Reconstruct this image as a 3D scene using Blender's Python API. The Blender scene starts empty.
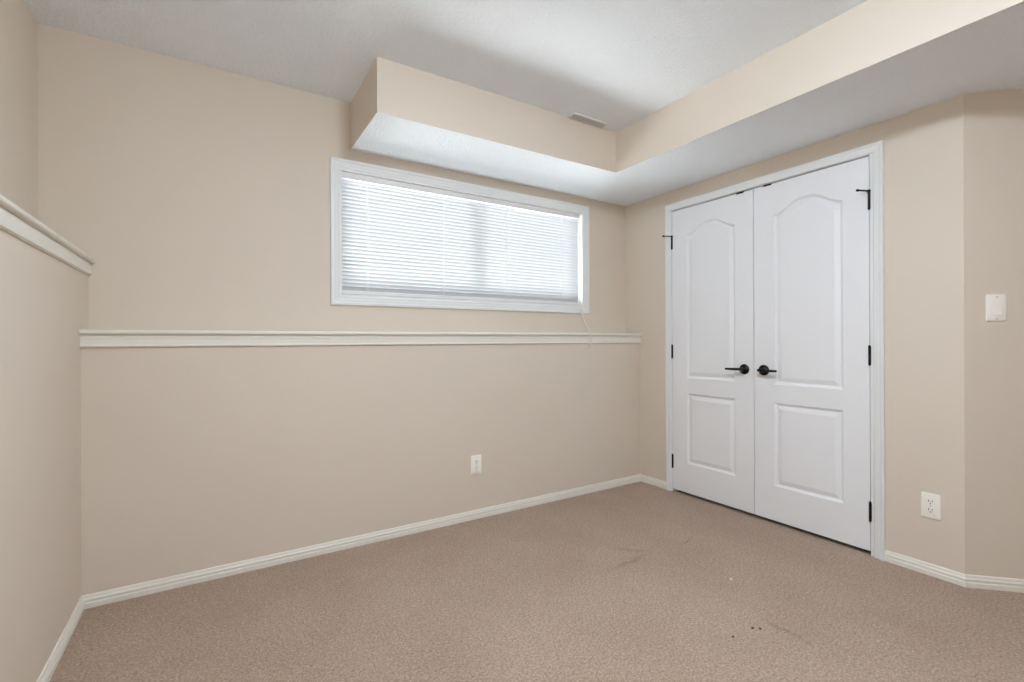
import bpy, bmesh, math, random
from mathutils import Vector, Matrix

# ------------------------------------------------------------------ camera
SC = bpy.context.scene
COL = SC.collection
rad = math.radians

CAM = Vector((-2.8393, -2.6206, 1.1048))
YAW, PITCH, ROLL, FPX = rad(32.1859), rad(-0.0112), rad(-0.2321), 474.05
fwd = Vector((math.sin(YAW) * math.cos(PITCH), math.cos(YAW) * math.cos(PITCH), math.sin(PITCH)))
rgt = Vector((math.cos(YAW), -math.sin(YAW), 0))
upv = rgt.cross(fwd)
r2 = rgt * math.cos(ROLL) + upv * math.sin(ROLL)
u2 = -rgt * math.sin(ROLL) + upv * math.cos(ROLL)
cd = bpy.data.cameras.new('camera')
cam = bpy.data.objects.new('camera', cd)
COL.objects.link(cam)
cd.sensor_width = 36.0
cd.sensor_fit = 'HORIZONTAL'
cd.lens = FPX / 1024 * 36.0
cd.clip_start = 0.02
m = Matrix((r2, u2, -fwd)).transposed().to_4x4()
m.translation = CAM
cam.matrix_world = m
SC.camera = cam

# ------------------------------------------------------------------ world, lights, exposure
SKY_STRENGTH = 30.0        # open sky above the horizon
GROUND_STRENGTH = 84.0     # pale ground and window well, brightened past the sky to light the ceiling
SKY_COLOR = (0.98, 0.99, 1.0)
GROUND_COLOR = (1.0, 0.985, 0.96)
LAMP_STRENGTH = 176.0
LAMP_COLOR = (0.87, 0.98, 1.10)
LAMP_POS = (-2.02, -2.18)
EXPOSURE = 0.03

w = bpy.data.worlds.new('daylight')
SC.world = w
w.use_nodes = True
bg = w.node_tree.nodes['Background']
wn, wk = w.node_tree.nodes, w.node_tree.links
wt = wn.new('ShaderNodeTexCoord')
wx = wn.new('ShaderNodeSeparateXYZ')
wk.new(wt.outputs['Generated'], wx.inputs[0])
wr = wn.new('ShaderNodeMapRange')
wr.inputs['From Min'].default_value = -0.06
wr.inputs['From Max'].default_value = 0.06
wk.new(wx.outputs['Z'], wr.inputs['Value'])
wm = wn.new('ShaderNodeMixRGB')
wm.inputs[1].default_value = tuple(c * GROUND_STRENGTH for c in GROUND_COLOR) + (1,)
wm.inputs[2].default_value = tuple(c * SKY_STRENGTH for c in SKY_COLOR) + (1,)
wk.new(wr.outputs[0], wm.inputs[0])
wk.new(wm.outputs[0], bg.inputs[0])
bg.inputs[1].default_value = 1.0

pd = bpy.data.lights.new('window_daylight_portal', 'AREA')      # sampling guide for the sky seen through the window
pd.shape = 'RECTANGLE'
pd.size, pd.size_y = 1.80, 0.74
pd.cycles.is_portal = True
po = bpy.data.objects.new('window_daylight_portal', pd)
COL.objects.link(po)
po.location = (-1.3415, 0.31, 1.722)
po.rotation_euler = (rad(-90), 0, 0)

SC.view_settings.view_transform = 'Standard'
SC.view_settings.look = 'None'
SC.view_settings.exposure = EXPOSURE
SC.view_settings.gamma = 1.0
SC.view_settings.use_curve_mapping = False
cy = SC.cycles
cy.use_denoising = True
try:
    cy.denoiser = 'OPENIMAGEDENOISE'
except Exception:
    pass
cy.max_bounces = 16
cy.diffuse_bounces = 10
cy.glossy_bounces = 4
cy.transmission_bounces = 8
cy.transparent_max_bounces = 16
cy.sample_clamp_indirect = 12.0
cy.caustics_reflective = False
cy.caustics_refractive = False

# ------------------------------------------------------------------ room dimensions (metres)
XL = -3.3076          # left half wall face
D = 0.1529            # upper back wall face (lower face is y = 0)
DL = 0.1605           # set-back of the upper left wall
ZL, ZLL = 1.1588, 1.4752      # ledge tops, back and left
ZS, ZC = 2.1986, 2.4638       # soffit underside, ceiling
SX, SL, SY = -0.6152, -2.1748, -0.3678
YC = -1.9036          # convex corner right of the closet
YF = -3.70            # wall behind the camera
XE = 0.90             # entry side
WX0, WX1, WZ0, WZ1 = -2.2879, -0.3949, 1.3105, 2.133   # window casing, outer
DY0, DYM, DY1 = -0.3125, -0.9287, -1.5419              # closet leaves
CO0, CO1, COZ = -0.2600, -1.6080, 2.0985               # closet casing, outer

# ------------------------------------------------------------------ materials
def srgb(r, g, b):
    f = lambda c: ((c / 255) / 12.92) if c / 255 <= 0.04045 else (((c / 255) + 0.055) / 1.055) ** 2.4
    return (f(r), f(g), f(b), 1)


def mat(name, col, rough=0.5, metal=0.0, bump=None, vary=0.0, spec=0.5):
    """bump = (scale, strength, distance); vary = amount of soft colour variation."""
    m = bpy.data.materials.new(name)
    m.use_nodes = True
    nt = m.node_tree
    b = nt.nodes['Principled BSDF']
    b.inputs['Base Color'].default_value = col
    b.inputs['Roughness'].default_value = rough
    b.inputs['Metallic'].default_value = metal
    b.inputs['Specular IOR Level'].default_value = spec
    tc = nt.nodes.new('ShaderNodeTexCoord')
    if vary:
        n = nt.nodes.new('ShaderNodeTexNoise')
        n.inputs['Scale'].default_value = 2.3
        n.inputs['Detail'].default_value = 3
        nt.links.new(tc.outputs['Object'], n.inputs['Vector'])
        mx = nt.nodes.new('ShaderNodeMixRGB')
        mx.inputs[1].default_value = tuple(c * (1 - vary) for c in col[:3]) + (1,)
        mx.inputs[2].default_value = tuple(min(1, c * (1 + vary)) for c in col[:3]) + (1,)
        nt.links.new(n.outputs['Fac'], mx.inputs[0])
        nt.links.new(mx.outputs[0], b.inputs['Base Color'])
    if bump:
        n = nt.nodes.new('ShaderNodeTexNoise')
        n.inputs['Scale'].default_value = bump[0]
        n.inputs['Detail'].default_value = 4
        nt.links.new(tc.outputs['Object'], n.inputs['Vector'])
        bp = nt.nodes.new('ShaderNodeBump')
        bp.inputs['Strength'].default_value = bump[1]
        bp.inputs['Distance'].default_value = bump[2]
        nt.links.new(n.outputs['Fac'], bp.inputs['Height'])
        nt.links.new(bp.outputs['Normal'], b.inputs['Normal'])
    return m


M_WALL = mat('beige_wall_paint', srgb(218, 207, 193), 0.62, bump=(160, 0.08, 0.002), vary=0.012, spec=0.3)
M_CEIL = mat('stippled_ceiling_paint', srgb(237, 243, 250), 0.9, bump=(70, 0.8, 0.010), vary=0.02, spec=0.1)
M_TRIM = mat('warm_white_trim_paint', srgb(231, 228, 219), 0.42, bump=(60, 0.03, 0.001))
M_CASING = mat('white_casing_paint', srgb(229, 231, 231), 0.42, bump=(60, 0.03, 0.001))
M_DOOR = mat('white_door_paint', srgb(236, 238, 241), 0.45, bump=(220, 0.04, 0.001))
M_BLACK = mat('blackened_bronze', srgb(30, 28, 27), 0.32, 0.7, bump=(300, 0.03, 0.0005))
M_PLATE = mat('ivory_white_plastic', srgb(244, 240, 232), 0.35, bump=(400, 0.02, 0.0003))
M_SLOT = mat('dark_slot', srgb(50, 45, 40), 0.7, bump=(300, 0.02, 0.0003))
M_SCREW = mat('painted_screw', srgb(205, 198, 186), 0.4, 0.3, bump=(300, 0.02, 0.0003))
M_VENT = mat('vent_enamel', srgb(228, 228, 226), 0.45, bump=(200, 0.02, 0.0005))
M_VENTDARK = mat('vent_duct_shade', srgb(205, 204, 200), 0.9, bump=(100, 0.02, 0.0005))
M_VINYL = mat('white_window_vinyl', srgb(230, 230, 230), 0.4, bump=(100, 0.02, 0.0005))
M_CORD = mat('white_cotton_cord', srgb(232, 226, 214), 0.8, bump=(900, 0.2, 0.0005))
M_CLOSET = mat('closet_shaded_plaster', srgb(84, 78, 72), 0.9, bump=(100, 0.1, 0.002))  # darkness of the unlit closet put into its wall colour
M_CRUMB = mat('dark_crumb', srgb(88, 70, 54), 0.9, bump=(500, 0.3, 0.001))
M_LINT = mat('white_lint', srgb(235, 232, 226), 0.95, bump=(500, 0.3, 0.001))


def mat_carpet():
    m = bpy.data.materials.new('looped_brown_carpet')
    m.use_nodes = True
    nt = m.node_tree
    N, L = nt.nodes, nt.links
    b = N['Principled BSDF']
    b.inputs['Roughness'].default_value = 0.95
    b.inputs['Specular IOR Level'].default_value = 0.08
    b.inputs['Sheen Weight'].default_value = 0.15
    tc = N.new('ShaderNodeTexCoord')
    vo = N.new('ShaderNodeTexVoronoi')
    vo.inputs['Scale'].default_value = 170
    L.new(tc.outputs['Object'], vo.inputs['Vector'])
    n1 = N.new('ShaderNodeTexNoise')
    n1.inputs['Scale'].default_value = 120
    n1.inputs['Detail'].default_value = 5
    L.new(tc.outputs['Object'], n1.inputs['Vector'])
    n2 = N.new('ShaderNodeTexNoise')
    n2.inputs['Scale'].default_value = 2.2
    n2.inputs['Detail'].default_value = 4
    L.new(tc.outputs['Object'], n2.inputs['Vector'])
    r = N.new('ShaderNodeValToRGB')
    r.color_ramp.elements[0].position = 0.32
    r.color_ramp.elements[0].color = srgb(168, 146, 128)
    r.color_ramp.elements[1].position = 0.68
    r.color_ramp.elements[1].color = srgb(210, 190, 172)
    L.new(n1.outputs['Fac'], r.inputs[0])
    mx = N.new('ShaderNodeMixRGB')
    mx.blend_type = 'MULTIPLY'
    mx.inputs[0].default_value = 0.42
    r3 = N.new('ShaderNodeValToRGB')
    r3.color_ramp.elements[0].position = 0.0
    r3.color_ramp.elements[0].color = (1, 1, 1, 1)
    r3.color_ramp.elements[1].position = 0.65
    r3.color_ramp.elements[1].color = (0.35, 0.31, 0.28, 1)
    L.new(vo.outputs['Distance'], r3.inputs[0])
    L.new(r.outputs[0], mx.inputs[1])
    L.new(r3.outputs[0], mx.inputs[2])
    mx2 = N.new('ShaderNodeMixRGB')
    mx2.blend_type = 'MULTIPLY'
    mx2.inputs[0].default_value = 0.6
    r4 = N.new('ShaderNodeValToRGB')
    r4.color_ramp.elements[0].position = 0.3
    r4.color_ramp.elements[0].color = srgb(232, 226, 222)
    r4.color_ramp.elements[1].position = 0.7
    r4.color_ramp.elements[1].color = (1, 1, 1, 1)
    L.new(n2.outputs['Fac'], r4.inputs[0])
    L.new(mx.outputs[0], mx2.inputs[1])
    L.new(r4.outputs[0], mx2.inputs[2])
    # faint creases in the pile, their shade darkened into the carpet colour
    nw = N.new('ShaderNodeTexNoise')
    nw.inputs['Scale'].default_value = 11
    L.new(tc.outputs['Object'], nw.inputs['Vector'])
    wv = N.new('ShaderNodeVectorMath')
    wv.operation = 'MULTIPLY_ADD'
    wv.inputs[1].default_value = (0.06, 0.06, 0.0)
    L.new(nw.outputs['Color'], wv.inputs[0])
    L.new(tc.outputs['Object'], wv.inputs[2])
    crease_shade = None
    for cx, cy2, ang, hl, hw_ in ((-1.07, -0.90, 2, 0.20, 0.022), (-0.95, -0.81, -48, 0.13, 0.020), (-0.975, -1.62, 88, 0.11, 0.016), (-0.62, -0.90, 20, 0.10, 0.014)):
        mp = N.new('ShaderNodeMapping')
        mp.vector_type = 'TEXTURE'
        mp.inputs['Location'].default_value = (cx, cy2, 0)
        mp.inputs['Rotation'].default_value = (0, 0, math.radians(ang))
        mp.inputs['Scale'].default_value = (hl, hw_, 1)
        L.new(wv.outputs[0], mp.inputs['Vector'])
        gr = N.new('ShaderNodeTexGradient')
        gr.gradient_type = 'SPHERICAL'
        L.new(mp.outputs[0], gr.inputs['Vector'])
        if crease_shade is None:
            crease_shade = gr.outputs['Fac']
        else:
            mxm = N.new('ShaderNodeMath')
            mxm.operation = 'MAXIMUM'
            L.new(crease_shade, mxm.inputs[0])
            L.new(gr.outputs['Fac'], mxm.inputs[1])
            crease_shade = mxm.outputs[0]
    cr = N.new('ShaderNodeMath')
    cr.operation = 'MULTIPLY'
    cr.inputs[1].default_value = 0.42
    L.new(crease_shade, cr.inputs[0])
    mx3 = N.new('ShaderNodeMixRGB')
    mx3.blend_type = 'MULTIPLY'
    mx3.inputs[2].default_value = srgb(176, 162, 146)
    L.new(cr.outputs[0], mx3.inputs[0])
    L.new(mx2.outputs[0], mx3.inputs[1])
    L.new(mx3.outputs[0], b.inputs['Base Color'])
    b1 = N.new('ShaderNodeBump')
    b1.inputs['Strength'].default_value = 0.5
    b1.inputs['Distance'].default_value = 0.004
    L.new(vo.outputs['Distance'], b1.inputs['Height'])
    b1.invert = True
    b2 = N.new('ShaderNodeBump')
    b2.inputs['Strength'].default_value = 0.35
    b2.inputs['Distance'].default_value = 0.03
    n3 = N.new('ShaderNodeTexNoise')
    n3.inputs['Scale'].default_value = 9
    n3.inputs['Detail'].default_value = 5
    L.new(tc.outputs['Object'], n3.inputs['Vector'])
    L.new(n3.outputs['Fac'], b2.inputs['Height'])
    L.new(b1.outputs['Normal'], b2.inputs['Normal'])
    L.new(b2.outputs['Normal'], b.inputs['Normal'])
    return m


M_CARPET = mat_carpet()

SLAT_T = 0.003


def mat_slat():
    m = bpy.data.materials.new('white_blind_slat')
    m.use_nodes = True
    nt = m.node_tree
    N, L = nt.nodes, nt.links
    b = N['Principled BSDF']
    b.inputs['Base Color'].default_value = srgb(196, 199, 202)
    b.inputs['Roughness'].default_value = 0.4
    t = N.new('ShaderNodeBsdfTranslucent')
    t.inputs[0].default_value = srgb(240, 242, 245)
    mx = N.new('ShaderNodeMixShader')
    n = N.new('ShaderNodeTexNoise')
    n.inputs['Scale'].default_value = 3
    ma = N.new('ShaderNodeMath')
    ma.operation = 'MULTIPLY_ADD'
    ma.inputs[1].default_value = 0.001
    ma.inputs[2].default_value = SLAT_T
    L.new(n.outputs['Fac'], ma.inputs[0])
    L.new(ma.outputs[0], mx.inputs[0])
    L.new(b.outputs[0], mx.inputs[1])
    L.new(t.outputs[0], mx.inputs[2])
    L.new(mx.outputs[0], N['Material Output'].inputs[0])
    return m


M_SLAT = mat_slat()


def mat_glass():
    m = bpy.data.materials.new('clear_window_glass')
    m.use_nodes = True
    nt = m.node_tree
    N, L = nt.nodes, nt.links
    N.remove(N['Principled BSDF'])
    t = N.new('ShaderNodeBsdfTransparent')
    t.inputs[0].default_value = (0.93, 0.95, 0.95, 1)
    g = N.new('ShaderNodeBsdfGlossy')
    g.inputs['Roughness'].default_value = 0.02
    fr = N.new('ShaderNodeFresnel')
    fr.inputs[0].default_value = 1.45
    mx = N.new('ShaderNodeMixShader')
    L.new(fr.outputs[0], mx.inputs[0])
    L.new(t.outputs[0], mx.inputs[1])
    L.new(g.outputs[0], mx.inputs[2])
    L.new(mx.outputs[0], N['Material Output'].inputs[0])
    return m


M_GLASS = mat_glass()


def mat_bowl():
    m = bpy.data.materials.new('lit_opal_glass')
    m.use_nodes = True
    b = m.node_tree.nodes['Principled BSDF']
    b.inputs['Base Color'].default_value = srgb(245, 240, 230)
    b.inputs['Roughness'].default_value = 0.3
    b.inputs['Emission Color'].default_value = (*LAMP_COLOR, 1)
    b.inputs['Emission Strength'].default_value = LAMP_STRENGTH
    return m


M_BOWL = mat_bowl()

# ------------------------------------------------------------------ helpers
def tag(o, label=None, cat=None, group=None, kind=None):
    if label: o['label'] = label
    if cat: o['category'] = cat
    if group: o['group'] = group
    if kind: o['kind'] = kind
    return o


def obj(name, bm, mats, parent=None, smooth=False, bevel=0.0, seg=2):
    if not isinstance(mats, (list, tuple)):
        mats = [mats]
    bmesh.ops.remove_doubles(bm, verts=bm.verts, dist=1e-6)
    bmesh.ops.recalc_face_normals(bm, faces=bm.faces)
    me = bpy.data.meshes.new(name)
    bm.to_mesh(me)
    bm.free()
    for x in mats:
        me.materials.append(x)
    if smooth:
        for p in me.polygons:
            p.use_smooth = True
        try:
            me.set_sharp_from_angle(angle=rad(38))
        except Exception:
            pass
    o = bpy.data.objects.new(name, me)
    COL.objects.link(o)
    if parent is not None:
        o.parent = parent
    if bevel:
        md = o.modifiers.new('bevel', 'BEVEL')
        md.width = bevel
        md.segments = seg
        md.limit_method = 'ANGLE'
        md.angle_limit = rad(40)
    return o


def empty(name, loc=(0, 0, 0), parent=None, rz=0.0):
    o = bpy.data.objects.new(name, None)
    o.empty_display_size = 0.1
    COL.objects.link(o)
    o.location = loc
    o.rotation_euler = (0, 0, rz)
    if parent is not None:
        o.parent = parent
    return o


def box(bm, x0, x1, y0, y1, z0, z1, mi=0):
    vs = [bm.verts.new((x, y, z)) for x in (x0, x1) for y in (y0, y1) for z in (z0, z1)]
    for q in ((0, 1, 3, 2), (4, 6, 7, 5), (0, 4, 5, 1), (2, 3, 7, 6), (0, 2, 6, 4), (1, 5, 7, 3)):
        f = bm.faces.new([vs[i] for i in q])
        f.material_index = mi
    return vs


def prism(bm, pts, z0, z1, mi=0):
    a = [bm.verts.new((p[0], p[1], z0)) for p in pts]
    b = [bm.verts.new((p[0], p[1], z1)) for p in pts]
    n = len(pts)
    bm.faces.new(a[::-1]).material_index = mi
    bm.faces.new(b).material_index = mi
    for i in range(n):
        bm.faces.new([a[i], a[(i + 1) % n], b[(i + 1) % n], b[i]]).material_index = mi


def sweep(bm, prof, origin, along, out, length, k0=0.0, k1=0.0):
    """Moulding: profile points (depth, height) run along a wall; k shears the ends into mitres."""
    o, a, u = Vector(origin), Vector(along).normalized(), Vector(out).normalized()
    z = Vector((0, 0, 1))
    s = [bm.verts.new(o + a * (-k0 * d) + u * d + z * h) for d, h in prof]
    e = [bm.verts.new(o + a * (length + k1 * d) + u * d + z * h) for d, h in prof]
    n = len(prof)
    bm.faces.new(s[::-1])
    bm.faces.new(e)
    for i in range(n):
        bm.faces.new([s[i], s[(i + 1) % n], e[(i + 1) % n], e[i]])


def cyl(bm, p0, p1, r0, r1=None, n=20, cap=True):
    p0, p1 = Vector(p0), Vector(p1)
    r1 = r0 if r1 is None else r1
    d = (p1 - p0).normalized()
    t = d.orthogonal().normalized()
    b = d.cross(t)
    ra, rb = [], []
    for i in range(n):
        an = 2 * math.pi * i / n
        v = t * math.cos(an) + b * math.sin(an)
        ra.append(bm.verts.new(p0 + v * r0))
        rb.append(bm.verts.new(p1 + v * r1))
    for i in range(n):
        bm.faces.new([ra[i], ra[(i + 1) % n], rb[(i + 1) % n], rb[i]])
    if cap:
        bm.faces.new(ra[::-1])
        bm.faces.new(rb)


def lathe(bm, prof, centre, axis, n=32):
    """prof = (radius, distance along axis)."""
    c, d = Vector(centre), Vector(axis).normalized()
    t = d.orthogonal().normalized()
    b = d.cross(t)
    rings = []
    for r, h in prof:
        if r < 1e-6:
            rings.append([bm.verts.new(c + d * h)])
        else:
            rings.append([bm.verts.new(c + d * h + (t * math.cos(2 * math.pi * i / n) + b * math.sin(2 * math.pi * i / n)) * r) for i in range(n)])
    for A, B in zip(rings, rings[1:]):
        for i in range(n):
            j = (i + 1) % n
            if len(A) == 1 and len(B) == 1:
                continue
            if len(A) == 1:
                bm.faces.new([A[0], B[i], B[j]])
            elif len(B) == 1:
                bm.faces.new([A[i], A[j], B[0]])
            else:
                bm.faces.new([A[i], A[j], B[j], B[i]])


def tube(bm, pts, radii, n=12):
    """Round tube through points, with a radius at each point (a number means constant)."""
    pts = [Vector(p) for p in pts]
    if not isinstance(radii, (list, tuple)):
        radii = [radii] * len(pts)
    rings = []
    ref = None
    for i, p in enumerate(pts):
        d = (pts[min(i + 1, len(pts) - 1)] - pts[max(i - 1, 0)]).normalized()
        if ref is None:
            ref = d.orthogonal().normalized()
        t = (ref - d * ref.dot(d)).normalized()
        ref = t
        b = d.cross(t)
        rings.append([bm.verts.new(p + (t * math.cos(2 * math.pi * k / n) + b * math.sin(2 * math.pi * k / n)) * radii[i]) for k in range(n)])
    for A, B in zip(rings, rings[1:]):
        for k in range(n):
            bm.faces.new([A[k], A[(k + 1) % n], B[(k + 1) % n], B[k]])
    bm.faces.new(rings[0][::-1])
    bm.faces.new(rings[-1])


def smooth_path(pts, n=8):
    pts = [Vector(p) for p in pts]
    out = []
    P = [pts[0]] + pts + [pts[-1]]
    for i in range(1, len(P) - 2):
        for k in range(n):
            t = k / n
            a, b, c, d = P[i - 1], P[i], P[i + 1], P[i + 2]
            out.append(0.5 * ((2 * b) + (c - a) * t + (2 * a - 5 * b + 4 * c - d) * t * t + (3 * b - a - 3 * c + d) * t ** 3))
    out.append(pts[-1])
    return out


# ------------------------------------------------------------------ the shell
T = 0.16
bm = bmesh.new()
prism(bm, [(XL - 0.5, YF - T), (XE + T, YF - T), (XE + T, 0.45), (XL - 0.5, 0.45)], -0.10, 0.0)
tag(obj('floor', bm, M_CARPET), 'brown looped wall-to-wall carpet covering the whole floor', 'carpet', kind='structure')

bm = bmesh.new()
box(bm, XL - 0.5, XE + T, YF - T, 0.45, ZC, ZC + 0.12)
tag(obj('ceiling', bm, M_CEIL), 'white stippled flat ceiling above the soffits', 'ceiling', kind='structure')

# back wall: thick lower half, set-back upper half with the window hole
HX0, HX1, HZ0, HZ1 = WX0 + 0.054, WX1 - 0.054, WZ0 + 0.054, WZ1 - 0.054
bm = bmesh.new()
box(bm, XL, 0.0, 0.0, 0.40, 0.0, ZL - 0.018)
Y1 = 0.30
box(bm, XL - DL, HX0, D, Y1, ZL - 0.018, ZC)
box(bm, HX1, 0.0, D, Y1, ZL - 0.018, ZC)
box(bm, HX0, HX1, D, Y1, ZL - 0.018, HZ0)
box(bm, HX0, HX1, D, Y1, HZ1, ZC)
tag(obj('wall_back', bm, M_WALL), 'beige back wall with a thicker lower half under the window', 'wall', kind='structure')

bm = bmesh.new()
box(bm, XL - 0.5, XL, YF, D, 0.0, ZLL - 0.018)
box(bm, XL - 0.5, XL - DL, YF, Y1, ZLL - 0.018, ZC)
box(bm, XL - 0.5, XL, D, 0.40, 0.0, ZL - 0.018)
tag(obj('wall_left', bm, M_WALL), 'beige left wall with a taller thick lower half', 'wall', kind='structure')

# closet wall with its door opening, and the dark closet behind the leaves
OY0, OY1, OZ = DY0 + 0.004 + 0.018, DY1 - 0.004 - 0.018, 2.042 + 0.008 + 0.018
bm = bmesh.new()
W = 0.115
box(bm, 0.0, W, OY0, 0.40, 0.0, ZC)
box(bm, 0.0, W, OY1, OY0, OZ, ZC)
prism(bm, [(0.0, OY1), (0.0, YC), (W, YC), (W, OY1)], 0.0, ZC)
tag(obj('wall_right', bm, M_WALL), 'beige closet wall around the white double doors', 'wall', kind='structure')

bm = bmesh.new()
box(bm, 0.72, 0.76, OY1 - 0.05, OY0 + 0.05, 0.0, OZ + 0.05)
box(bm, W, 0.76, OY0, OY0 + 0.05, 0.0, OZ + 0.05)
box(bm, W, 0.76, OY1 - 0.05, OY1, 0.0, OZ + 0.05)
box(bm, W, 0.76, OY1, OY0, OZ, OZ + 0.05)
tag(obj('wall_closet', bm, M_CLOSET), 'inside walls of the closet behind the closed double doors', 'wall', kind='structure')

bm = bmesh.new()
L_ = XE
prism(bm, [(0.0, YC), (L_, YC - L_), (L_ + T, YC - L_), (L_ + T, YC - L_ + 0.20), (W + 0.14, YC)], 0.0, ZC)
tag(obj('wall_entry', bm, M_WALL), 'beige angled wall at the right edge carrying the light switch', 'wall', kind='structure')
bm = bmesh.new()
box(bm, XE, XE + T, YF - T, YC - L_, 0.0, ZC)
box(bm, XL - 0.5, XE, YF - T, YF, 0.0, ZC)
tag(obj('wall_front', bm, M_WALL), 'plain beige wall behind the viewpoint', 'wall', kind='structure')

# L-shaped soffit: beige sides, white stippled underside
bm = bmesh.new()
pts = [(SL, D), (SL, SY), (SX, SY), (SX, YF), (XE, YF), (XE, YC - L_), (0.0, YC), (0.0, D)]
prism(bm, pts, ZS, ZC)
bm.faces.ensure_lookup_table()
for f in bm.faces:
    f.normal_update()
    f.material_index = 1 if abs(f.normal.z) > 0.9 else 0
tag(obj('soffit', bm, [M_WALL, M_CEIL]), 'boxed beige soffit with white underside, running above the window and closet', 'soffit', kind='structure')

# ------------------------------------------------------------------ baseboards
BASE = [(0, 0), (0.012, 0), (0.012, 0.021), (0.0095, 0.0235), (0.0095, 0.029), (0.0115, 0.032), (0.0105, 0.037), (0.007, 0.042), (0.0065, 0.047), (0.0045, 0.052), (0.002, 0.054), (0, 0.054)]


def baseboard(name, a, b, out, k0, k1, label):
    bm = bmesh.new()
    a, b = Vector(a), Vector(b)
    sweep(bm, BASE, a, b - a, out, (b - a).length, k0, k1)
    tag(obj(name, bm, M_TRIM), label, 'baseboard', kind='structure')


baseboard('baseboard_left', (XL, YF, 0), (XL, 0, 0), (1, 0, 0), 0, -1, 'cream white baseboard along the left wall')
baseboard('baseboard_back', (XL, 0, 0), (0, 0, 0), (0, -1, 0), -1, -1, 'long cream white baseboard under the window wall')
baseboard('baseboard_corner', (0, 0, 0), (0, CO0, 0), (-1, 0, 0), -1, 0, 'short cream baseboard between the far corner and closet casing')
baseboard('baseboard_right', (0, CO1, 0), (0, YC, 0), (-1, 0, 0), 0, math.tan(rad(22.5)), 'cream baseboard under the outlet right of the closet')
s2 = math.sqrt(0.5)
baseboard('baseboard_entry', (0, YC, 0), (L_, YC - L_, 0), (-s2, -s2, 0), math.tan(rad(22.5)), 0, 'cream baseboard along the angled wall at the right edge')

# ------------------------------------------------------------------ half-wall ledges
APRON = [(0, 0), (0.006, 0), (0.006, -0.007), (0.0115, -0.0085), (0.0115, -0.019), (0.0095, -0.021), (0.0095, -0.045), (0.0125, -0.047), (0.0140, -0.050), (0.0130, -0.054), (0.009, -0.0565), (0, -0.0575)]
APRON_FLAT = [(0, 0), (0.006, 0), (0.006, -0.007), (0.0115, -0.0085), (0.0120, -0.051), (0.0105, -0.053), (0.0065, -0.0535), (0.0065, -0.056), (0, -0.056)]
CAPP = [(-1, 0), (0.020, 0), (0.0245, 0.003), (0.026, 0.009), (0.0245, 0.015), (0.020, 0.018), (-1, 0.018)]


def ledge(name, a, b, out, top, depth, label, apron=APRON):
    a, b = Vector(a), Vector(b)
    r = empty(name, (0, 0, 0))
    tag(r, label, 'ledge', kind='structure')
    bm = bmesh.new()
    sweep(bm, [(-depth if d < -0.5 else d, h) for d, h in CAPP], a + Vector((0, 0, top - 0.018)), b - a, out, (b - a).length)
    obj('ledge_cap', bm, M_TRIM, r)
    bm = bmesh.new()
    sweep(bm, apron, a + Vector((0, 0, top - 0.018)), b - a, out, (b - a).length)
    obj('apron_moulding', bm, M_TRIM, r)


ledge('trim_1', (XL, 0, 0), (0, 0, 0), (0, -1, 0), ZL, D, 'cream wooden ledge with moulding under the window')
ledge('trim_2', (XL, YF, 0), (XL, D, 0), (1, 0, 0), ZLL, DL, 'higher cream ledge along the left wall', APRON_FLAT)

# ------------------------------------------------------------------ window 1
win = empty('window_1', ((WX0 + WX1) / 2, D, WZ0))
tag(win, 'wide white framed window high on the back wall behind closed blinds', 'window', kind='structure')
wl = win.location


def rel(bm, o):
    bmesh.ops.translate(bm, verts=bm.verts, vec=-Vector(o))
    return bm


CASP = [(0.0, 0.0), (0.0, 0.013), (0.003, 0.016), (0.014, 0.016), (0.018, 0.0125), (0.030, 0.0115), (0.040, 0.009), (0.044, 0.0095), (0.050, 0.0075), (0.054, 0.005), (0.054, 0.0)]
bm = bmesh.new()
rings = []
for ins, dep in CASP:
    y = D - dep
    rings.append([bm.verts.new(p) for p in ((WX0 + ins, y, WZ0 + ins), (WX1 - ins, y, WZ0 + ins), (WX1 - ins, y, WZ1 - ins), (WX0 + ins, y, WZ1 - ins))])
for A, B in zip(rings, rings[1:]):
    for i in range(4):
        bm.faces.new([A[i], A[(i + 1) % 4], B[(i + 1) % 4], B[i]])
obj('casing', rel(bm, wl), M_CASING, win)
JT = 0.008
bm = bmesh.new()
for x0, x1, z0, z1 in ((HX0, HX0 + JT, HZ0, HZ1), (HX1 - JT, HX1, HZ0, HZ1), (HX0 + JT, HX1 - JT, HZ0, HZ0 + JT), (HX0 + JT, HX1 - JT, HZ1 - JT, HZ1)):
    box(bm, x0, x1, D - 0.004, D + 0.10, z0, z1)
obj('jamb_liner', rel(bm, wl), M_CASING, win)
XM = -1.335
bm = bmesh.new()
fy0, fy1, FW = D + 0.098, D + 0.140, 0.04
for x0, x1, z0, z1 in ((HX0 + JT, HX0 + JT + FW, HZ0 + JT, HZ1 - JT), (HX1 - JT - FW, HX1 - JT, HZ0 + JT, HZ1 - JT), (HX0 + JT + FW, HX1 - JT - FW, HZ0 + JT, HZ0 + JT + FW), (HX0 + JT + FW, HX1 - JT - FW, HZ1 - JT - FW, HZ1 - JT)):
    box(bm, x0, x1, fy0, fy1, z0, z1)
obj('sash_frame', rel(bm, wl), M_VINYL, win, bevel=0.004)
bm = bmesh.new()
box(bm, XM - 0.022, XM + 0.022, fy0 - 0.004, fy1 - 0.002, HZ0 + JT + FW, HZ1 - JT - FW)
obj('mullion', rel(bm, wl), M_VINYL, win, bevel=0.004)
for xa, xb in ((HX0 + JT + FW - 0.005, XM - 0.02), (XM + 0.02, HX1 - JT - FW + 0.005)):
    bm = bmesh.new()
    box(bm, xa, xb, D + 0.118, D + 0.122, HZ0 + JT + FW - 0.005, HZ1 - JT - FW + 0.005)
    obj('glass_pane', rel(bm, wl), M_GLASS, win)

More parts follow.
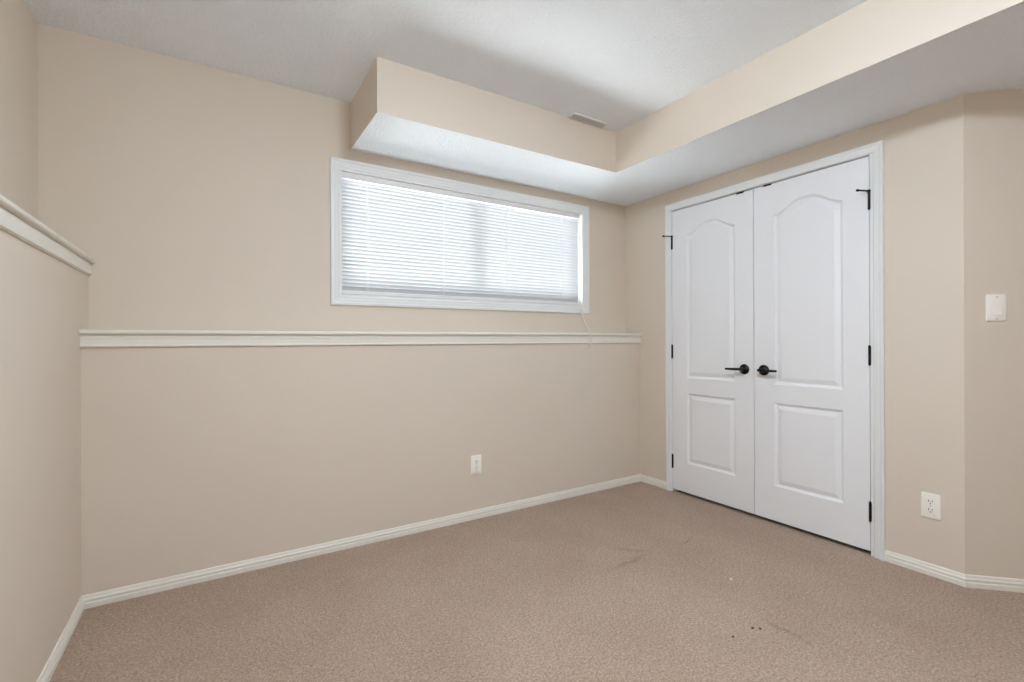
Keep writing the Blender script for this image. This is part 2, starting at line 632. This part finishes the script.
# ------------------------------------------------------------------ mini blind
BX0, BX1 = HX0 + JT + 0.002, HX1 - JT - 0.012
BY = D + 0.030
BT = HZ1 - JT - 0.001
blind = empty('window_blind', ((BX0 + BX1) / 2, BY, BT))
tag(blind, 'white closed horizontal mini blind with a pull cord, hanging in the window', 'window blind')
bl = blind.location
bm = bmesh.new()
box(bm, BX0, BX1, BY - 0.018, BY + 0.014, BT - 0.036, BT)
obj('head_rail', rel(bm, bl), M_VINYL, blind, bevel=0.003)
bm = bmesh.new()
SLW, PITCH_S, TILT = 0.0265, 0.0222, rad(-69)
z = BT - 0.036 - 0.013
zb = HZ0 + JT + 0.004
nsl = round((z - zb - 0.033) / PITCH_S)
PITCH_S = (z - zb - 0.033) / nsl
rng = random.Random(4)
for i in range(nsl + 1):
    zc = z - i * PITCH_S
    tl = TILT + rng.uniform(-0.012, 0.012)
    prof = []
    for k in range(6):
        u = (k / 5 - 0.5) * SLW
        c = 0.0026 * (1 - (2 * u / SLW) ** 2)          # crown of the slat
        prof.append((BY + u * math.cos(tl) - c * math.sin(tl), zc + u * math.sin(tl) + c * math.cos(tl)))
    for (ya, za), (yb, zb_) in zip(prof, prof[1:]):
        vs = [bm.verts.new(p) for p in ((BX0 + 0.004, ya, za), (BX1 - 0.004, ya, za), (BX1 - 0.004, yb, zb_), (BX0 + 0.004, yb, zb_))]
        bm.faces.new(vs)
zlast = z - nsl * PITCH_S
obj('slats', rel(bm, bl), M_SLAT, blind, smooth=True)
bm = bmesh.new()
box(bm, BX0, BX1, BY - 0.011, BY + 0.011, zb, zlast - 0.0125)
obj('bottom_rail', rel(bm, bl), M_VINYL, blind, bevel=0.003)
for x in (-2.078, -1.593, -1.128, -0.640):
    bm = bmesh.new()
    for dx in (-0.0012, 0.0012):
        cyl(bm, (x + dx * 3, BY - 0.0115, BT - 0.028), (x + dx * 3, BY - 0.0115, zlast - 0.020), 0.0010, n=6)
    obj('ladder_cord', rel(bm, bl), M_CORD, blind)
# pull cords drape over the sill, then over the ledge edge
bm = bmesh.new()
for dx, end in ((0.0, 1.030), (0.014, 1.052)):
    path = [(BX1 - 0.012 + dx * 0.4, BY - 0.018, BT - 0.02), (BX1 - 0.010 + dx * 0.4, BY - 0.019, 1.75), (BX1 - 0.008 + dx * 0.4, BY - 0.020, HZ0 + 0.05),
            (-0.492 + dx * 0.3, D - 0.022, HZ0 - 0.030), (-0.515 + dx * 0.5, 0.06, 1.235), (-0.545 + dx * 0.6, -0.028, ZL + 0.003), (-0.550 + dx, -0.033, ZL - 0.03), (-0.552 + dx * 1.3, -0.034, end + 0.02)]
    tube(bm, smooth_path(path, 8), 0.0021, n=8)
pc = obj('pull_cord', rel(bm, bl), M_CORD, blind, smooth=True)
for dx, end in ((0.0, 1.030), (0.0182, 1.052)):
    bm = bmesh.new()
    lathe(bm, [(0, 0.024), (0.003, 0.023), (0.0045, 0.015), (0.0075, 0.003), (0.0075, 0.0), (0, 0.0)], (-0.552 + dx, -0.034, end), (0, 0, 1), 14)
    obj('tassel', rel(bm, bl), M_CORD, pc, smooth=True)

# ------------------------------------------------------------------ closet door frame
frame = empty('trim_3', (0, DYM, 0))
tag(frame, 'white casing and jamb around the closet double doors', 'door casing', kind='structure')
fl = frame.location
bm = bmesh.new()
CI = 0.0465
CASD = [(0.0, 0.0), (0.0, 0.014), (0.003, 0.017), (0.012, 0.017), (0.016, 0.0135), (0.028, 0.012), (0.036, 0.0095), (0.040, 0.010), (0.044, 0.008), (CI, 0.005), (CI, 0.0)]
rings = []
for ins, dep in CASD:
    rings.append([bm.verts.new(p) for p in ((-dep, CO0 - ins, 0.0), (-dep, CO0 - ins, COZ - ins), (-dep, CO1 + ins, COZ - ins), (-dep, CO1 + ins, 0.0))])
for A, B in zip(rings, rings[1:]):
    for i in range(3):
        bm.faces.new([A[i], A[i + 1], B[i + 1], B[i]])
obj('casing', rel(bm, fl), M_CASING, frame)
bm = bmesh.new()
g = 0.004
box(bm, -0.001, W + 0.001, DY0 + g, OY0, 0.0, OZ)
box(bm, -0.001, W + 0.001, OY1, DY1 - g, 0.0, OZ)
box(bm, -0.001, W + 0.001, DY1 - g, DY0 + g, 2.042 + 0.008, OZ)
obj('jamb', rel(bm, fl), M_CASING, frame)
bm = bmesh.new()
box(bm, 0.040, 0.075, DY0 + g - 0.011, DY0 + g, 0.0, 2.042 + g)
box(bm, 0.040, 0.075, DY1 - g, DY1 - g + 0.011, 0.0, 2.042 + g)
box(bm, 0.040, 0.075, DY1 - g + 0.011, DY0 + g - 0.011, 2.034, 2.042 + 0.008)
obj('door_stop', rel(bm, fl), M_CASING, frame)


# ------------------------------------------------------------------ moulded closet doors
def offset_poly(pts, d):
    """Inward offset of a counter-clockwise polygon (list of 2-D Vectors)."""
    n = len(pts)
    out = []
    for i in range(n):
        a, b, c = pts[i - 1], pts[i], pts[(i + 1) % n]
        e1, e2 = (b - a).normalized(), (c - b).normalized()
        n1, n2 = Vector((-e1.y, e1.x)), Vector((-e2.y, e2.x))
        bis = (n1 + n2)
        bis = bis / max(0.25, bis.length_squared) * 2
        out.append(b + bis * d)
    return out


def panel_outline(y0, y1, z0, z1, rise):
    pts = [Vector((y0, z0)), Vector((y1, z0))]
    if rise <= 0:
        return pts + [Vector((y1, z1)), Vector((y0, z1))]
    n = 28
    for i in range(n + 1):
        s = i / n
        y = y1 + (y0 - y1) * s
        v = 1 - abs(2 * s - 1)                        # 0 at the sides, 1 at the crown
        v = min(1.0, v / 0.86)
        h = (3 * v * v - 2 * v ** 3)
        pts.append(Vector((y, z1 + rise * h)))
    return pts


STICK = [(0.0, 0.0), (0.003, 0.0045), (0.010, 0.0100), (0.014, 0.0115), (0.018, 0.0115), (0.022, 0.0095), (0.040, 0.0030), (0.044, 0.0024)]


def door_leaf(name, ya, yb, hinge_side, label):
    """ya < yb; hinge_side = +1 when the hinges are at yb."""
    root = empty(name, (0.0, yb if hinge_side > 0 else ya, 0.0))
    tag(root, label, 'door', kind='structure')
    ro = root.location
    z0, z1 = 0.022, 2.042
    XF = 0.001
    bm = bmesh.new()

    def ring(pts, x):
        return [bm.verts.new((x, p.x, p.y)) for p in pts]

    mid = (ya + yb) / 2
    hw = 0.184
    outer = ring([Vector((ya, z0)), Vector((yb, z0)), Vector((yb, z1)), Vector((ya, z1))], XF)
    holes = []
    for zz0, zz1, rise in ((0.229, 0.727, 0.0), (0.838, 1.850, 0.070)):
        pl = panel_outline(mid - hw, mid + hw, zz0, zz1, rise)
        prev = None
        for d, dep in STICK:
            r = ring(offset_poly(pl, d), XF + dep)
            if prev is None:
                holes.append(r)
            else:
                for i in range(len(r)):
                    j = (i + 1) % len(r)
                    bm.faces.new([prev[i], prev[j], r[j], r[i]])
            prev = r
        bm.faces.new(prev)
    edges = []
    for r in [outer] + holes:
        for i in range(len(r)):
            a, b = r[i], r[(i + 1) % len(r)]
            e = bm.edges.get((a, b)) or bm.edges.new((a, b))
            edges.append(e)
    bmesh.ops.triangle_fill(bm, use_beauty=True, use_dissolve=False, edges=edges)
    back = [bm.verts.new((XF + 0.035, v.co.y, v.co.z)) for v in outer]
    bm.faces.new(back)
    for i in range(4):
        j = (i + 1) % 4
        bm.faces.new([outer[i], outer[j], back[j], back[i]])
    obj('panelled_slab', rel(bm, ro), M_DOOR, root)

    hy = yb + 0.0015 if hinge_side > 0 else ya - 0.0015
    for k, zc in enumerate((1.818, 1.022, 0.223)):
        h = empty('hinge', (Vector((-0.004, hy, zc)) - ro), root)
        h['label'] = 'black door hinge'
        bm = bmesh.new()
        for q in range(5):
            lathe(bm, [(0, -0.047 + q * 0.0188), (0.0055, -0.047 + q * 0.0188), (0.0055, -0.047 + q * 0.0188 + 0.0182), (0, -0.047 + q * 0.0188 + 0.0182)], (0, 0, 0), (0, 0, 1), 14)
        lathe(bm, [(0, 0.053), (0.003, 0.053), (0.0055, 0.050), (0.0055, 0.047), (0, 0.047)], (0, 0, 0), (0, 0, 1), 14)
        lathe(bm, [(0, -0.051), (0.004, -0.051), (0.0055, -0.047), (0, -0.047)], (0, 0, 0), (0, 0, 1), 14)
        obj('knuckle', bm, M_BLACK, h, smooth=True)
        bm = bmesh.new()
        box(bm, 0.0022, 0.0048, -0.0065, 0.0065, -0.047, 0.047)
        obj('hinge_leaf', bm, M_BLACK, h)
        if k == 0:
            bm = bmesh.new()
            # hinge-pin stop: bracket on the pin, threaded arm with a rubber bumper
            zt = 0.046
            box(bm, -0.009, 0.009, -0.008, 0.008, zt - 0.004, zt + 0.004)
            s = -hinge_side
            arm = Vector((-0.9, 0.42, 0.0)).normalized()
            cyl(bm, (0, 0, zt), arm * 0.062 + Vector((0, 0, zt)), 0.0042, n=10)
            a1 = arm * 0.056 + Vector((0, 0, zt))
            lathe(bm, [(0, 0), (0.0055, 0.001), (0.0065, 0.009), (0.005, 0.014), (0, 0.015)], a1, arm, 14)
            obj('pin_stop', bm, M_BLACK, h, smooth=True)

    # lever handle near the meeting edge
    s = -hinge_side                                   # direction of the meeting edge
    my = yb if s > 0 else ya
    cy_, cz_ = my - s * 0.060, 0.920
    hd = empty('lever_handle', Vector((XF, cy_, cz_)) - ro, root)
    hd['label'] = 'dark bronze lever handle'
    bm = bmesh.new()
    lathe(bm, [(0.0325, 0.0), (0.0325, 0.004), (0.029, 0.009), (0.017, 0.013), (0.0125, 0.016), (0.0110, 0.040), (0, 0.041)], (0, 0, 0), (-1, 0, 0), 32)
    obj('rosette', bm, M_BLACK, hd, smooth=True)
    bm = bmesh.new()
    pth = [(-0.040, s * 0.012, 0.0), (-0.047, s * 0.004, 0.001), (-0.050, -s * 0.010, 0.001), (-0.050, -s * 0.035, 0.0005), (-0.049, -s * 0.065, 0.000), (-0.047, -s * 0.090, 0.000), (-0.045, -s * 0.102, 0.000)]
    sp = smooth_path(pth, 6)
    n = len(sp) - 1
    tube(bm, sp, [0.0095 - 0.003 * (i / n) if i < n else 0.003 for i in range(n + 1)], 14)
    obj('lever', bm, M_BLACK, hd, smooth=True)
    # ball catch plate on the head of the leaf
    bm = bmesh.new()
    cyc = my - s * 0.085
    box(bm, -0.0035, 0.024, cyc - 0.024, cyc + 0.024, 2.0365, 2.0445)
    o = obj('catch_plate', rel(bm, ro), M_BLACK, root, bevel=0.001)
    o['label'] = 'black catch plate'
    return root


door_leaf('door_1', DYM + 0.003, DY0, +1, 'left white moulded closet door with arched upper panel, nearest the window')
door_leaf('door_2', DY1, DYM - 0.003, -1, 'right white moulded closet door with arched upper panel, nearest the outlet')


# ------------------------------------------------------------------ outlets and switch (local frame: +x = out of the wall, y across, z up)
def rounded_plate(bm, w_, h_, t, r=0.006, edge=0.003):
    def rr(wd, hg, rad_, x):
        out = []
        for cx, cz, a0 in ((wd / 2 - rad_, hg / 2 - rad_, 0), (-wd / 2 + rad_, hg / 2 - rad_, 90), (-wd / 2 + rad_, -hg / 2 + rad_, 180), (wd / 2 - rad_, -hg / 2 + rad_, 270)):
            for k in range(5):
                a = rad(a0 + 22.5 * k)
                out.append(bm.verts.new((x, cx + rad_ * math.cos(a), cz + rad_ * math.sin(a))))
        return out
    rs = [rr(w_, h_, r, 0), rr(w_, h_, r, t * 0.45), rr(w_ - edge, h_ - edge, r, t * 0.8), rr(w_ - 2.6 * edge, h_ - 2.6 * edge, r * 0.8, t)]
    for A, B in zip(rs, rs[1:]):
        for i in range(len(A)):
            j = (i + 1) % len(A)
            bm.faces.new([A[i], A[j], B[j], B[i]])
    bm.faces.new(rs[-1])
    bm.faces.new(rs[0][::-1])


def screw(parent, y, z, x):
    bm = bmesh.new()
    lathe(bm, [(0.0034, 0), (0.0034, 0.0006), (0.002, 0.0012), (0, 0.0013)], (x, y, z), (1, 0, 0), 14)
    obj('screw', bm, M_SCREW, parent, smooth=True)


def outlet(loc, rz, label):
    r = empty('wall_outlet', loc, rz=rz)
    tag(r, label, 'outlet')
    bm = bmesh.new()
    rounded_plate(bm, 0.074, 0.118, 0.0065)
    obj('cover_plate', bm, M_PLATE, r, smooth=True)
    for zc in (0.0195, -0.0195):
        bm = bmesh.new()
        n = 28
        A, B = [], []
        for k in range(n):
            a = 2 * math.pi * k / n
            y = max(-0.0165, min(0.0165, 0.0185 * math.cos(a)))
            zz = max(-0.0145, min(0.0145, 0.0165 * math.sin(a)))
            A.append(bm.verts.new((0.006, y, zz + zc)))
            B.append(bm.verts.new((0.0082, y * 0.97, zz * 0.97 + zc)))
        for k in range(n):
            bm.faces.new([A[k], A[(k + 1) % n], B[(k + 1) % n], B[k]])
        bm.faces.new(B)
        rc = obj('receptacle', bm, M_PLATE, r, smooth=True)
        bm = bmesh.new()
        box(bm, 0.0080, 0.0085, -0.0078, -0.0052, zc - 0.001, zc + 0.0085)
        box(bm, 0.0080, 0.0085, 0.0052, 0.0078, zc + 0.0005, zc + 0.0080)
        lathe(bm, [(0.0027, 0), (0.0027, 0.0005), (0, 0.0005)], (0.0080, 0, zc - 0.0075), (1, 0, 0), 14)
        obj('slots', bm, M_SLOT, rc)
    screw(r, 0, 0, 0.0064)
    return r


outlet((-1.4585, 0.0, 0.3345), rad(-90), 'white duplex outlet low on the back wall below the window')
outlet((0.0, -1.7860, 0.325), rad(180), 'white duplex outlet right of the closet doors, above the baseboard')

swc = Vector((0.0835, YC - 0.0835, 1.242))
sw = empty('light_switch', swc, rz=rad(225))
tag(sw, 'white rocker light switch on the angled wall at the right', 'light switch')
bm = bmesh.new()
rounded_plate(bm, 0.074, 0.118, 0.0065)
obj('cover_plate', bm, M_PLATE, sw, smooth=True)
bm = bmesh.new()
for zc0, zc1, x0, x1 in ((-0.033, 0.033, 0.0060, 0.0072),):
    box(bm, x0 - 0.001, x1, -0.0175, 0.0175, zc0 - 0.0005, zc1 + 0.0005)
obj('rocker_frame', bm, M_PLATE, sw, bevel=0.0006)
bm = bmesh.new()
prof = [(0.0060, -0.0315), (0.0118, -0.0310), (0.0082, 0.0), (0.0076, 0.0310), (0.0060, 0.0315)]
A = [bm.verts.new((x, -0.0155, z_)) for x, z_ in prof]
B = [bm.verts.new((x, 0.0155, z_)) for x, z_ in prof]
for k in range(len(prof) - 1):
    bm.faces.new([A[k], A[k + 1], B[k + 1], B[k]])
bm.faces.new(A)
bm.faces.new(B[::-1])
obj('rocker', bm, M_PLATE, sw)
for zz in (0.048, -0.048):
    screw(sw, 0, zz, 0.0064)

# ------------------------------------------------------------------ ceiling register beside the soffit
VX0, VX1, VY0, VY1 = -1.022, -0.745, SY - 0.070, SY - 0.004
vent = empty('ceiling_vent', ((VX0 + VX1) / 2, (VY0 + VY1) / 2, ZC))
tag(vent, 'small white slotted air vent in the ceiling beside the soffit', 'air vent')
vl = vent.location
bm = bmesh.new()
fw = 0.012
for x0, x1, y0, y1 in ((VX0, VX1, VY0, VY0 + fw), (VX0, VX1, VY1 - fw, VY1), (VX0, VX0 + fw, VY0 + fw, VY1 - fw), (VX1 - fw, VX1, VY0 + fw, VY1 - fw)):
    box(bm, x0, x1, y0, y1, ZC - 0.010, ZC)
obj('frame', rel(bm, vl), M_VENT, vent, bevel=0.003)
bm = bmesh.new()
box(bm, VX0 + fw, VX1 - fw, VY0 + fw, VY1 - fw, ZC - 0.002, ZC)
obj('duct_backing', rel(bm, vl), M_VENTDARK, vent)
bm = bmesh.new()
nl = 17
for k in range(nl):
    x = VX0 + fw + (VX1 - VX0 - 2 * fw) * (k + 0.5) / nl
    vs = [bm.verts.new(p) for p in ((x - 0.0035, VY0 + fw, ZC - 0.009), (x - 0.0035, VY1 - fw, ZC - 0.009), (x + 0.0015, VY1 - fw, ZC - 0.002), (x + 0.0015, VY0 + fw, ZC - 0.002))]
    v2 = [bm.verts.new(v.co + Vector((0.0050, 0, 0))) for v in vs]
    for q in range(4):
        bm.faces.new([vs[q], vs[(q + 1) % 4], v2[(q + 1) % 4], v2[q]])
    bm.faces.new(vs)
    bm.faces.new(v2[::-1])
obj('louvres', rel(bm, vl), M_VENT, vent)

# ------------------------------------------------------------------ ceiling lamp in the middle of the room (just above the frame)
lamp = empty('ceiling_lamp', (*LAMP_POS, ZC))
tag(lamp, 'round flush ceiling lamp with a lit opal glass bowl', 'ceiling lamp')
bm = bmesh.new()
lathe(bm, [(0, 0), (0.165, 0), (0.165, -0.014), (0.158, -0.022), (0, -0.022)], (0, 0, 0), (0, 0, 1), 40)
obj('base_pan', bm, M_VENT, lamp, smooth=True)
bm = bmesh.new()
lathe(bm, [(0.152, -0.020), (0.150, -0.040), (0.136, -0.066), (0.105, -0.088), (0.060, -0.101), (0.0, -0.105)], (0, 0, 0), (0, 0, 1), 40)
obj('glass_bowl', bm, M_BOWL, lamp, smooth=True)

# ------------------------------------------------------------------ specks lying on the carpet
def speck(name, loc, size, m, label, cat, seed):
    r = random.Random(seed)
    bm = bmesh.new()
    bmesh.ops.create_icosphere(bm, subdivisions=2, radius=1.0)
    for v in bm.verts:
        k = 1 + r.uniform(-0.22, 0.22)
        v.co = Vector((v.co.x * size[0] * k, v.co.y * size[1] * k, max(v.co.z, -0.7) * size[2] * k + size[2] * 0.6))
    o = obj(name, bm, m, smooth=True)
    o.location = loc
    tag(o, label, cat)


speck('carpet_crumb', (-1.096, -1.572, 0), (0.007, 0.006, 0.0025), M_CRUMB, 'dark crumb on the carpet, left one of the close pair', 'crumb', 1)
speck('carpet_crumb', (-1.076, -1.590, 0), (0.007, 0.006, 0.0025), M_CRUMB, 'dark crumb on the carpet, right one of the close pair', 'crumb', 2)
speck('carpet_crumb', (-1.208, -1.564, 0), (0.007, 0.004, 0.002), M_CRUMB, 'small dark crumb lying apart from the close pair on the carpet', 'crumb', 3)
speck('lint_speck', (-0.823, -1.306, 0), (0.005, 0.006, 0.004), M_LINT, 'tiny white lint speck on the carpet before the closet', 'lint', 4)
